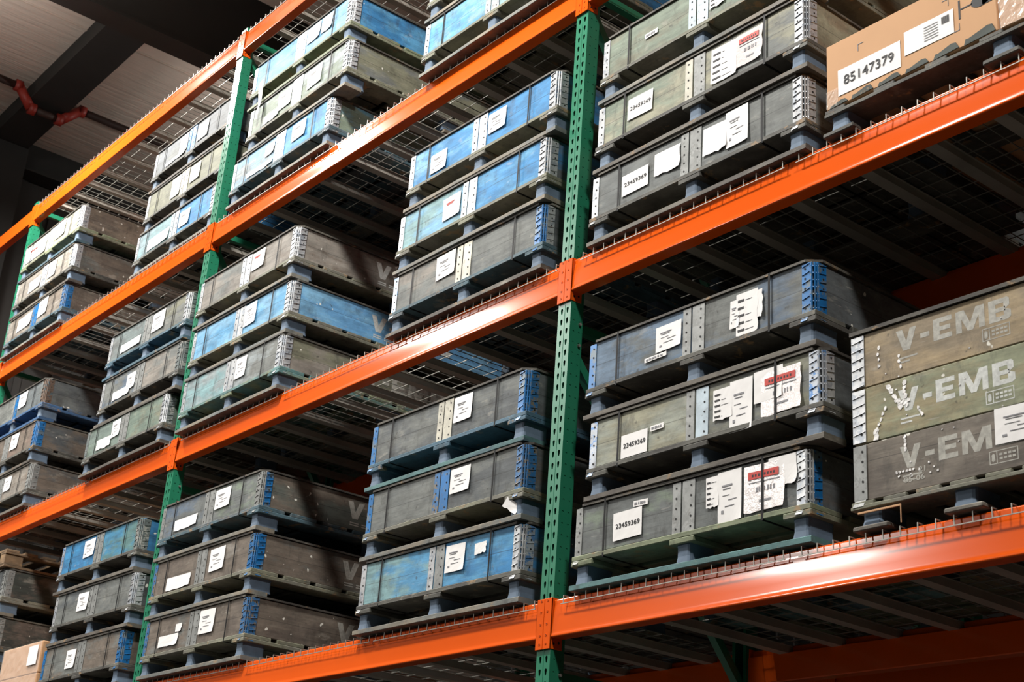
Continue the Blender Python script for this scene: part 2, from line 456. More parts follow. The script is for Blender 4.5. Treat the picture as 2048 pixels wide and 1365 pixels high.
for j, s in ((1, 'middle'), (0, 'left'), (-1, 'far left'), (2, 'right end')):
    frame(colx[j], YR, 'green upright frame of the rear rack row, %s, in the dark behind the crates' % s)

# beam: box profile with a slightly hollow face and bottom lip, shaped to draw highlight lines
BH = .155
def arc(cx, cz, r, a0, a1, n):
    return [(cx + r * math.cos(math.radians(a0 + (a1 - a0) * i / n)), cz + r * math.sin(math.radians(a0 + (a1 - a0) * i / n))) for i in range(n + 1)]
def beam_mesh(flip=False):
    # profile in (y, z): front face is y = 0, z from 0 to BH
    pr = []
    pr += [(.064, .004), (.060, 0)]
    pr += [(.006, 0)] + arc(.005, .005, .005, 270, 180, 4)
    pr += [(.0004, .009), (.0016, .014), (.0026, .019), (.0030, .026)]
    pr += [(.0040, .05), (.0050, .075), (.0066, .10), (.0090, .125), (.0105, .135)]
    pr += arc(.0175, BH - .0085, .0080, 180, 90, 5)
    pr += [(.032, BH), (.036, BH - .004), (.036, BH - .030), (.040, BH - .034), (.064, BH - .034)]
    if flip: pr = [(-y, z) for y, z in pr]
    m = MB(); x0 = CW + .0; x1 = W; n = len(pr)
    rings = 13; s = 0 if not flip else 0
    V = []
    for k in range(rings):
        x = x0 + (x1 - x0) * k / (rings - 1)
        V += [(x, p[0], p[1]) for p in pr]
    F = []
    for k in range(rings - 1):
        for i in range(n): F.append((k * n + i, k * n + (i + 1) % n, (k + 1) * n + (i + 1) % n, (k + 1) * n + i))
    F.append(tuple(range(n))[::-1]); F.append(tuple((rings - 1) * n + i for i in range(n)))
    m.poly(V, F)
    me = m.mesh('beam_body', [M_orange], True)
    import bmesh
    bm = bmesh.new(); bm.from_mesh(me)
    for e in bm.edges:
        if len(e.link_faces) == 2 and e.calc_face_angle(0) > math.radians(38): e.smooth = False
    bm.to_mesh(me); bm.free()
    return me
def connector_mesh(left):
    """end plate: covers half of the column face and wraps round its side; left = plate at the beam's left end"""
    m = MB(); h0 = -.044; h1 = BH + .006
    xa, xb_ = (.0425, CW + .0035) if left else (W - .0035, W + .0405)
    m.cbox(xa, xb_, -.0035, .003, h0, h1, .0012)
    s = CW + .0005 if left else W - .0035
    m.cbox(s, s + .003, -.0035, .062, h0, h1, .001)
    m2 = MB()
    for z in (-.03, .005, .05, .10, .145):
        for xx in ((xa + xb_) / 2 + (-.004 if left else .004),):
            m.tube((xx, -.0036, z + .008), (xx, -.0052, z + .008), .0052, 8, 0)
            m.tube((xx, -.0050, z + .008), (xx, -.0056, z + .008), .0022, 6, 1)
    if left:
        for yy, zz in ((.018, -.022), (.044, -.016)): m.tube((s + .003, yy, zz), (s + .0036, yy, zz), .0055, 8, 1)
    return m.mesh('connector_plate', [M_orange, M_dark])
mb_beam, mb_beam_r = beam_mesh(), beam_mesh(True)
mc_l, mc_r = connector_mesh(True), connector_mesh(False)
lvl = {0: 'lower', 1: 'first', 2: 'second', 3: 'third', 4: 'top'}
bayname = {1: 'right bay', 0: 'middle bay', -1: 'left bay', -2: 'far left bay'}
def beam(j, n, y, flip, label):
    t = empty('load_beam', (colx[j], y, ZB(n)))
    put('beam_body', mb_beam_r if flip else mb_beam, t)
    if not flip: put('connector_plate', mc_l, t); put('connector_plate', mc_r, t)
    else:
        for mm in (mc_l, mc_r):
            o = put('connector_plate', mm, t); o.scale = (1, -1, 1)
    tag(t, label, 'rack beam', 'orange rack beams'); return t
for n in (0, 1, 2, 3, 4):
    for j in (1, 0, -1, -2):
        if n == 0 and j != 1: continue
        beam(j, n, 0, False, 'glossy orange front beam at the %s level, %s of the front rack' % (lvl[n], bayname[j]))
        beam(j, n, DEPTH, True, 'orange rear beam at the %s level, %s, behind the front rack decks' % (lvl[n], bayname[j]))
        if j in (1, 0, -1) and n > 0:
            beam(j, n, YR, False, 'orange aisle side beam of the rear rack row, %s level, %s' % (lvl[n], bayname[j]))
            if n < 3: beam(j, n, YR + DEPTH, True, 'orange outer beam of the rear rack row, %s level, %s' % (lvl[n], bayname[j]))

# wire deck: crosswise and lengthwise wires with a waterfall lip over the front beam, on four channels
DW = 1.14
def deck_mesh():
    m = MB(); r = .0024; n = 18
    for k in range(n):
        x = k * (DW) / (n - 1)
        m.tube((x, -.0065, 0), (x, DEPTH + .0065, 0), r, 4)
        m.tube((x, -.0065, .001), (x, -.0065, -.034), r, 4)
        m.tube((x, DEPTH + .0065, .001), (x, DEPTH + .0065, -.034), r, 4)
    for k in range(13):
        y = .02 + k * .098
        m.tube((-.01, y, -.0048), (DW + .01, y, -.0048), r, 4)
    m.tube((-.012, -.0105, -.034), (DW + .012, -.0105, -.034), r, 4)
    m.tube((-.012, DEPTH + .0105, -.034), (DW + .012, DEPTH + .0105, -.034), r, 4)
    return m.mesh('wire_grid', [M_wire])
def chan_mesh():
    m = MB(); y0, y1 = .034, DEPTH - .034
    # hat channel: flat bottom, two webs, small top flanges
    m.box(-.025, .025, y0, y1, -.040, -.038); m.box(-.0265, -.0245, y0, y1, -.040, -.0075); m.box(.0245, .0265, y0, y1, -.040, -.0075)
    m.box(-.034, -.0245, y0, y1, -.0095, -.0075); m.box(.0245, .034, y0, y1, -.0095, -.0075)
    m.box(-.0265, .0265, y0 - .012, y0 + .03, -.0095, -.0075); m.box(-.0265, .0265, y1 - .03, y1 + .012, -.0095, -.0075)
    return m.mesh('support_channel', [M_chan])
m_deck, m_chan = deck_mesh(), chan_mesh()
third = ['left third', 'middle third', 'right third']
proto_deck = None
for n in (1, 2, 3, 4):
    for j in (1, 0, -1, -2):
        for k in range(3 if j > -2 else 0):
            x = colx[j] + (.160, 1.380, 2.575)[k]
            if proto_deck is None:
                t = empty('wire_deck', (0, 0, 0)); proto_deck = t
                put('wire_grid', m_deck, t)
                for c in range(4): put('support_channel', m_chan, t, (.13 + c * .29, 0, 0))
            else: t = copy_tree(proto_deck)
            t.location = (x, 0, ZD(n) - .0055)
            tag(t, 'wire mesh deck on the %s level beams, %s, %s' % (lvl[n], bayname[j], third[k]), 'wire deck', 'wire decks on the beams')

# ------------------------------------------------------------------ collared pallet crates
PW, PD, PH = 1.225, 1.62, .355
def board(*a, **k): return MB().cbox(*a, **k)
def wobbly(x0, x1, y0, y1, z0, z1, n=9, amp=.0018):
    """a long board along x with slightly uneven, worn edges"""
    m = MB(); V = []; c = .0022
    for i in range(n):
        x = x0 + (x1 - x0) * i / (n - 1); a = random.uniform(-amp, amp); b_ = random.uniform(-amp, amp)
        e = .6 if i in (0, n - 1) else 0
        V += [(x, y0 + c + e * c + a, z0), (x, y0 + a, z0 + c), (x, y0 + a, z1 - c), (x, y0 + c + e * c + a, z1 + b_ * .5), (x, y1, z1 + b_ * .5), (x, y1, z0)]
    F = []
    for i in range(n - 1):
        for k in range(6): F.append((i * 6 + k, i * 6 + (k + 1) % 6, (i + 1) * 6 + (k + 1) % 6, (i + 1) * 6 + k))
    F += [(5, 4, 3, 2, 1, 0), tuple((n - 1) * 6 + k for k in range(6))]
    m.poly(V, F); return m
BM = {}
def dummy(): return [M_paper]
BM['bottom'] = [wobbly(0, PW, y, y + .12, 0, .023).mesh('bottom_board', dummy()) for y in (0, .75, 1.50)]
def block_m():
    m = MB(); n = 10; V = []
    def ring(z, g):
        L = []
        for (cx, cy, a0) in ((1, 1, 0), (-1, 1, 90), (-1, -1, 180), (1, -1, 270)):
            for q in (0, 1, 2):
                a = math.radians(a0 + q * 45); L.append((cx * (.022 + g) + .012 * math.cos(a), cy * (.055 + g) + .012 * math.sin(a), z))
        return L
    R_ = [ring(.023, .004), ring(.05, .0), ring(.08, .0), ring(.096, .002)]
    for r_ in R_: V += r_
    F = []
    for k in range(3):
        for i in range(12): F.append((k * 12 + i, k * 12 + (i + 1) % 12, (k + 1) * 12 + (i + 1) % 12, (k + 1) * 12 + i))
    F += [tuple(range(12))[::-1], tuple(36 + i for i in range(12))]
    m.poly(V, F); return m.mesh('block', dummy())
BM['block'] = block_m()
BM['stringer'] = [MB().cbox(x, x + .125, 0.002, PD - .002, .096, .118, .003, wob=.0006).mesh('stringer_board', dummy()) for x in (0, .55, 1.10)]
m = MB(); y = .004
for k in range(8):
    m.cbox(.002, PW - .002, y, y + .168, .118, .1395, .003, wob=.0008); y += .2065 if k < 7 else 0
BM['deck'] = m.mesh('deck_boards', dummy())
CZ0, CZ1 = .1405, .340
def collar_piece(x0, x1, y0, y1): return MB().cbox(x0, x1, y0, y1, CZ0, CZ1, .003, wob=.0006).mesh('collar_board', dummy())
BM['fl'] = collar_piece(.026, .604, .012, .031); BM['fr'] = collar_piece(.607, 1.199, .012, .031)
BM['sr'] = collar_piece(1.194, 1.213, .026, PD - .026); BM['sl'] = collar_piece(.012, .031, .026, PD - .026)
BM['bk'] = collar_piece(.026, 1.199, PD - .031, PD - .012)
def lid_m():
    c = .045; m = MB()
    P = [(.004 + c, .004), (PW - .004 - c, .004), (PW - .004, .004 + c), (PW - .004, PD - .004 - c), (PW - .004 - c, PD - .004), (.004 + c, PD - .004), (.004, PD - .004 - c), (.004, .004 + c)]
    m.prism(P, 'z', CZ1 + .001, CZ1 + .011)
    return m.mesh('lid', dummy())
BM['lid'] = lid_m()
def plate(x0, x1, y, z0=CZ0 - .012, z1=CZ1 - .004, hole_x=(), foot=True, seed=0, ridges=False):
    rr = random.Random(seed); m = MB()
    m.cbox(x0, x1, y, y + .0025, z0, z1, .001)
    nz = 5
    for hx in hole_x:
        for k in range(nz):
            z = z0 + .028 + k * (z1 - z0 - .05) / (nz - 1)
            m.tube((hx, y - .0012, z), (hx, y + .0005, z), .0042, 8, 1)
    if ridges:   # raised knuckles of the hinge
        for k in range(6):
            z = z0 + .03 + k * .033 + rr.uniform(-.003, .003)
            m.tube((x0 + .003, y - .001, z), (x1 - .003, y - .001, z + .008), .0022, 5)
    if foot:     # tongue bent outward over the pallet edge
        m.poly([(x0 + .004, y, z0), (x1 - .006, y, z0), (x1 - .010, y - .010, z0 - .024), (x0 + .0, y - .010, z0 - .024),
                (x0 + .004, y + .0025, z0), (x1 - .006, y + .0025, z0), (x1 - .010, y - .0075, z0 - .024), (x0 + .0, y - .0075, z0 - .024)],
               [(0, 1, 2, 3), (7, 6, 5, 4), (0, 4, 5, 1), (1, 5, 6, 2), (2, 6, 7, 3), (3, 7, 4, 0)])
    return m
dm = [M_paper, M_dark]
BM['mp1'] = plate(.556, .600, .0085, hole_x=(.576,), foot=False).mesh('hinge_plate', dm)
BM['mp2'] = plate(.607, .672, .0085, hole_x=(.652,), foot=False).mesh('hinge_plate', dm)
BM['cl'] = plate(.012, .052, .0085, hole_x=(.036,), ridges=False).mesh('corner_plate', dm)
BM['crf'] = plate(1.156, 1.196, .0085, hole_x=(1.172,), ridges=True).mesh('corner_plate', dm)
m = plate(.030, .074, -(PW - .0085), hole_x=(.056,), ridges=True)   # side plate, turned below
m.v = [(-(v[1]), v[0], v[2]) for v in m.v]
BM['crs'] = m.mesh('corner_plate', dm)
m = MB()
for (px, py) in ((1.200, .0105), (1.2085, .0185), (1.2135, .027)): m.tube((px, py, CZ0 - .004), (px, py, CZ1 - .006), .0042, 8)
for k in range(7):
    z = CZ0 + .012 + k * .028; m.tube((1.194, .008, z), (1.2155, .031, z), .0042, 6)
BM['pins'] = m.mesh('hinge_pins', dummy())
def strap_m(x):
    m = MB(); w2 = .0048
    m.box(x - w2, x + w2, .0035, .0048, .114, CZ1 + .0122); m.box(x - w2, x + w2, .0035, PD - .01, CZ1 + .0112, CZ1 + .0122)
    m.box(x - w2, x + w2, .0035, PD - .01, .1150, .1165)
    return m.mesh('strap', [M_black])
ST = [strap_m(.185), strap_m(1.004)]
STw = strap_m(.185)

def curl_sheet(w_, h_, amp, seed, tear=False):
    """a paper sheet in the xz plane, lifting a little from the board at one lower corner"""
    rr = random.Random(seed); n = 6; V = []
    for j in range(n + 1):
        for i in range(n + 1):
            u, v = i / n, j / n
            lift = amp * (max(0, u - .45) ** 2 * max(0, .8 - v) ** 2) * 2.2 + rr.uniform(0, .0004)
            x = u * w_; z = v * h_
            if tear and i == n: x += rr.uniform(-.006, .003)
            if tear and j == 0: z += rr.uniform(-.003, .006)
            V.append((x, -.0012 - lift, z + lift * .3 * (1 - v)))
    m = MB(); F = []
    for j in range(n):
        for i in range(n): a = j * (n + 1) + i; F.append((a, a + 1, a + n + 2, a + n + 1))
    m.poly(V, F)
    # back side, half a millimetre behind, closes the sheet
    m.poly([(x, y + .0006, z) for x, y, z in V], [f[::-1] for f in F])
    return m
_lab_seed = [0]
def add_label(root, kind, x0, x1, z0, z1, y=.0080):
    _lab_seed[0] += 1; sd = _lab_seed[0]
    w_, h_ = x1 - x0, z1 - z0
    rnd = random.Random(sd)
    amp = {'plain': .014, 'doc': .01, 'reddoc': .01, 'number': .002, 'list': .004, 'sticker': 0, 'pouch': .016, 'scrap': .01}[kind]
    me = curl_sheet(w_, h_, amp, sd, kind in ('plain', 'list', 'scrap', 'pouch')).mesh('paper_label', [M_pouch if kind == 'pouch' else M_paper])
    nm = {'pouch': 'document_pouch', 'sticker': 'sticker', 'scrap': 'torn_paper'}.get(kind, 'paper_label')
    o = put(nm, me, root, (x0, y, z0)); o.rotation_euler = (0, rnd.uniform(-.03, .03), 0)
    if kind == 'number':
        fit_text('printed_number', '23459369', o, w_ * .10, w_ * .93, h_ * .42, h_ * .42 + .019, -.0024, M_ink, .004)
    elif kind in ('doc', 'reddoc', 'list', 'sticker', 'pouch'):
        m = MB(); ink = 0
        def ln(a, b_, c, d, mi=0): m.box(a * w_, b_ * w_, -.0026, -.0019, c * h_, d * h_, mi)
        if kind == 'doc':
            ln(.18, .62, .70, .735, 1); ln(.22, .55, .645, .662, 1); ln(.15, .24, .18, .24, 1); ln(.45, .8, .42, .435, 1); ln(.3, .7, .3, .315, 1); ln(.2, .5, .52, .53, 1)
        elif kind == 'reddoc':
            ln(.2, .66, .70, .745, 2); ln(.22, .58, .64, .68, 2)
        elif kind == 'list':
            for q in range(5):
                z = .10 + q * .175; ln(.08, .34 + .05 * rnd.random(), z, z + .05, 0); ln(.42, .42 + .4 * rnd.random(), z + .01, z + .02, 1)
        elif kind == 'sticker':
            for q in range(6): ln(.08 + q * .13, .08 + q * .13 + .06 + .05 * rnd.random(), .3, .7, 1)
        else:
            for q in range(7): ln(.30 + q * .07, .30 + q * .07 + .05 * rnd.random() + .01, .42, .52, 1)
            ln(.38, .68, .20, .245, 1)
            ln(.12, .88, .62, .64, 1)
        put('printed_lines', m.mesh('printed_lines', [M_ink, M_greyink, M_redink]), o)
        if kind == 'pouch':
            m = MB(); m.cbox(.10 * w_, .86 * w_, -.0034, -.0026, .70 * h_, .86 * h_, .0005)
            for q in range(8): m.box((.2 + q * .075) * w_, (.24 + q * .075) * w_, -.0038, -.0033, .75 * h_, .80 * h_, 1)
            put('red_strip', m.mesh('red_strip', [M_redink, M_ink]), o)
    return o

# colours of the boards
C = dict(slate=(104, 108, 107), slateblue=(92, 108, 126), grey=(110, 113, 110), darkgrey=(88, 92, 94), warmgrey=(132, 126, 118), brown=(110, 100, 90),
         brownd=(98, 88, 80), beige=(146, 144, 124), greygreen=(120, 132, 116), olive=(118, 118, 100), green=(108, 124, 112), blue=(58, 128, 180),
         bluelt=(118, 166, 198), bluemid=(84, 146, 186), teal=(124, 158, 162), bluedeep=(50, 110, 156), cream=(160, 158, 144), pale=(142, 150, 152),
         dteal=(72, 96, 106), dgreen=(122, 130, 104), tealb=(86, 122, 122), bluep=(60, 92, 130))
GAL = metal((196, 198, 200), .35, .4, (150, 156, 164)); GALB = metal((180, 186, 194), .3, .45, (90, 130, 180)); BLUEP = metal((26, 112, 178), .1, .42, (96, 112, 124), 9)
BLUEW = metal((44, 106, 160), .1, .55, (112, 104, 92), 22); CREAMP = metal((200, 196, 180), .05, .55); LBLUEP = metal((176, 192, 202), .1, .5)
RUST = metal((112, 92, 78), .2, .6, (76, 96, 104)); GREYP = metal((146, 148, 146), .15, .5, (120, 122, 120)); DPL = metal((110, 118, 118), .2, .5, (150, 150, 145))
def mk(c, patch=None, amt=.45, fleck=0, grain='x', seam=True, stain=.45):
    return wood(C[c] if isinstance(c, str) else c, (C[patch] if isinstance(patch, str) else patch), amt, grain, fleck, .7, seam, stain)
zbase = {1: ZD(1), 2: ZD(2), 3: ZD(3)}
proto = None
def crate(x, y, z, fl, fr, side, pallet, bottom, plates, label, labels=(), vemb=False, strapc=None, rz=0.0, lidm=None, mats_block=None):
    """plates = (left corner, middle 1, middle 2, right front corner, right side corner)"""
    t = empty('pallet_crate', (x, y, z), rz)
    tag(t, label, 'crate', 'collared pallet crates stacked on the rack')
    blk = mats_block or M_block
    for m in BM['bottom']: put('bottom_board', m, t, mats=[bottom])
    for i, bx in enumerate((.056, .6125, 1.169)):
        for by in (.082, .81, PD - .082): put('block', BM['block'], t, (bx, by, 0), mats=[blk])
        put('stringer_board', BM['stringer'][i], t, mats=[pallet])
    put('deck_boards', BM['deck'], t, mats=[pallet])
    put('collar_board', BM['fl'], t, mats=[fl]); put('collar_board', BM['fr'], t, mats=[fr])
    s = put('collar_board', BM['sr'], t, mats=[side]); put('collar_board', BM['sl'], t, mats=[side]); put('collar_board', BM['bk'], t, mats=[side])
    put('lid', BM['lid'], t, mats=[lidm or M_darkwood])
    put('corner_plate', BM['cl'], t, mats=[plates[0], M_dark]); put('hinge_plate', BM['mp1'], t, mats=[plates[1], M_dark]); put('hinge_plate', BM['mp2'], t, mats=[plates[2], M_dark])
    put('corner_plate', BM['crf'], t, mats=[plates[3], M_dark]); put('corner_plate', BM['crs'], t, mats=[plates[4], M_dark]); put('hinge_pins', BM['pins'], t, mats=[plates[3]])
    put('strap', ST[0], t); put('strap', ST[1], t)
    for l in labels: add_label(t, *l)
    if vemb:
        block_text('stencilled_lettering', 'V-EMB', s, .575, 1.175, .205, .305, 1.2138, vemb, side=True)
        m = MB()
        for (a, b_) in ((.60, .66), (.68, .80)):
            for q in range(2): m.box(1.2134, 1.2139, a, b_, .165 + q * .013, .172 + q * .013)
        put('stencilled_lines', m.mesh('stencilled_lines', [vemb]), s)
    return t

LABELS = {
 ('C1',0):[('number', 0.236, 0.396, 0.165, 0.277), ('sticker', 0.345, 0.424, 0.285, 0.308), ('list', 0.731, 0.794, 0.205, 0.322), ('doc', 0.791, 0.906, 0.138, 0.329), ('plain', 1.030, 1.160, 0.225, 0.334), ('pouch', 0.915, 1.103, 0.151, 0.325)],
 ('C1',1):[('number', 0.201, 0.350, 0.142, 0.238), ('sticker', 0.366, 0.437, 0.220, 0.242), ('list', 0.699, 0.797, 0.182, 0.305), ('doc', 0.782, 0.893, 0.117, 0.318), ('plain', 0.901, 1.036, 0.2, 0.325), ('pouch', 0.935, 1.123, 0.142, 0.31)],
 ('C1',2):[('doc', 0.409, 0.550, 0.192, 0.300), ('sticker', 0.347, 0.47, 0.166, 0.184), ('doc', 0.806, 0.854, 0.18, 0.294), ('plain', 0.94, 0.973, 0.189, 0.302), ('list', 0.839, 0.949, 0.138, 0.312)],
 ('C2',0):[('number', 0.205, 0.367, 0.175, 0.275), ('plain', 0.401, 0.554, 0.195, 0.304), ('plain', 0.682, 0.815, 0.178, 0.308), ('doc', 0.812, 0.931, 0.165, 0.332)],
 ('C2',1):[('number', 0.205, 0.360, 0.195, 0.300), ('list', 0.706, 0.852, 0.15, 0.318), ('pouch', 0.85, 0.990, 0.162, 0.318)],
 ('C2',2):[('sticker', 0.287, 0.367, 0.223, 0.247), ('list', 0.682, 0.769, 0.180, 0.31)],
 ('B2',0):[('doc', 0.390, 0.545, 0.200, 0.330)],
 ('B2',1):[('reddoc', 0.400, 0.545, 0.175, 0.30)],
 ('B2',2):[('doc', 0.204, 0.342, 0.156, 0.266), ('doc', 0.684, 0.825, 0.198, 0.310)],
 ('B3',0):[],
 ('A2',2):[('reddoc', 0.685, 0.839, 0.205, 0.325)],
 ('A2',1):[('doc', 0.680, 0.818, 0.185, 0.325)],
 ('A2',0):[('doc', 0.680, 0.806, 0.190, 0.320)],
 ('A1',2):[('plain', 0.20, 0.485, 0.158, 0.226), ('doc', 0.685, 0.861, 0.206, 0.32)],
 ('A1',1):[('plain', 0.205, 0.502, 0.149, 0.225), ('doc', 0.717, 0.886, 0.187, 0.317)],
 ('A1',0):[('plain', 0.204, 0.446, 0.164, 0.232), ('scrap', .40, .47, .235, .285), ('doc', 0.683, 0.856, 0.191, 0.324)],
 ('B1',2):[('doc', 0.684, 0.821, 0.203, 0.327)],
 ('B1',1):[('doc', 0.684, 0.83, 0.209, 0.325)],
 ('B1',0):[('doc', 0.684, 0.823, 0.199, 0.322), ('scrap', 0.894, 0.977, 0.25, 0.3)],
 ('F1',2):[('doc', 0.384, 0.548, 0.202, 0.318)],
 ('F1',1):[('doc', 0.384, 0.546, 0.194, 0.311)],
 ('F1',0):[('doc', 0.398, 0.538, 0.177, 0.296)],
 ('F2',2):[('plain', 0.213, 0.527, 0.160, 0.223), ('doc', 0.687, 0.868, 0.186, 0.322)],
 ('F2',1):[('plain', 0.216, 0.485, 0.153, 0.217), ('doc', 0.42, 0.552, 0.186, 0.30)],
 ('F2',0):[('plain', 0.203, 0.432, 0.160, 0.235), ('doc', 0.426, 0.552, 0.203, 0.322)],
 ('E2',2):[('doc', 0.688, 0.851, 0.202, 0.325)],
 ('E2',1):[('doc', 0.702, 0.859, 0.2, 0.326)],
 ('E2',0):[('doc', 0.692, 0.834, 0.204, 0.317)],
 ('F3',2):[('doc', 0.426, 0.552, 0.179, 0.32), ('plain', 0.212, 0.524, 0.154, 0.182), ('doc', 0.70, 0.86, 0.176, 0.31)],
 ('F3',1):[('doc', 0.409, 0.552, 0.165, 0.325), ('doc', 0.699, 0.846, 0.187, 0.32)],
 ('F3',0):[('doc', 0.691, 0.846, 0.177, 0.295), ('plain', 0.21, 0.545, 0.155, 0.245)],
 ('E3',2):[('doc', 0.704, 0.882, 0.191, 0.333), ('reddoc', 0.06, 0.501, 0.166, 0.303)],
 ('E3',1):[('doc', 0.701, 0.858, 0.181, 0.324), ('plain', 0.306, 0.548, 0.167, 0.27)],
 ('E3',0):[('doc', 0.688, 0.87, 0.190, 0.334), ('plain', 0.257, 0.545, 0.182, 0.295)],
 ('A3',2):[('plain', 0.690, 0.846, 0.204, 0.325), ('plain', 0.859, 0.985, 0.212, 0.326)],
 ('A3',1):[('doc', 0.383, 0.547, 0.179, 0.305), ('doc', 0.74, 0.907, 0.18, 0.317), ('plain', 0.207, 0.40, 0.150, 0.21)],
 ('A3',0):[('doc', 0.76, 0.922, 0.199, 0.318), ('plain', 0.209, 0.545, 0.152, 0.191), ('plain', 0.432, 0.546, 0.225, 0.306)],
}
WHERE = {'C1': 'stack right of nearest upright, first level', 'C2': 'stack right of nearest upright, second level',
 'B1': 'stack left of nearest upright, first level', 'B2': 'stack left of nearest upright, second level', 'B3': 'right stack in middle bay, third level',
 'A1': 'left stack in middle bay, first level', 'A2': 'left stack in middle bay, second level', 'A3': 'left stack in middle bay, third level',
 'F1': 'right stack in left bay, first level', 'F2': 'right stack in left bay, second level', 'F3': 'right stack in left bay, third level',
 'E1': 'far left stack, first level', 'E2': 'far left stack, second level', 'E3': 'far left stack, third level'}
POS = ['bottom of', 'middle of', 'top of']
P_gg = mk('dgreen', 'olive', .4, seam=False); P_dk = mk((94, 93, 86), (74, 72, 68), .5, seam=False); P_tl = mk('dteal', 'darkgrey', .4, seam=False)
P_gr = mk((112, 110, 100), 'olive', .5, seam=False); P_bt = mk((70, 100, 118), 'dteal', .4, seam=False); P_bp = mk('bluep', 'darkgrey', .3, seam=False)
B_tl = mk('tealb', 'dteal', .3, seam=False); B_gr = mk((130, 122, 108), 'grey', .5, seam=False); B_dk = mk((108, 103, 94), (84, 78, 72), .5, seam=False)
sd = lambda c, p=None, a=.45, f=.25: mk(c, p, a, f, 'y')
G5 = (GAL, GAL, GAL, GAL, GAL)
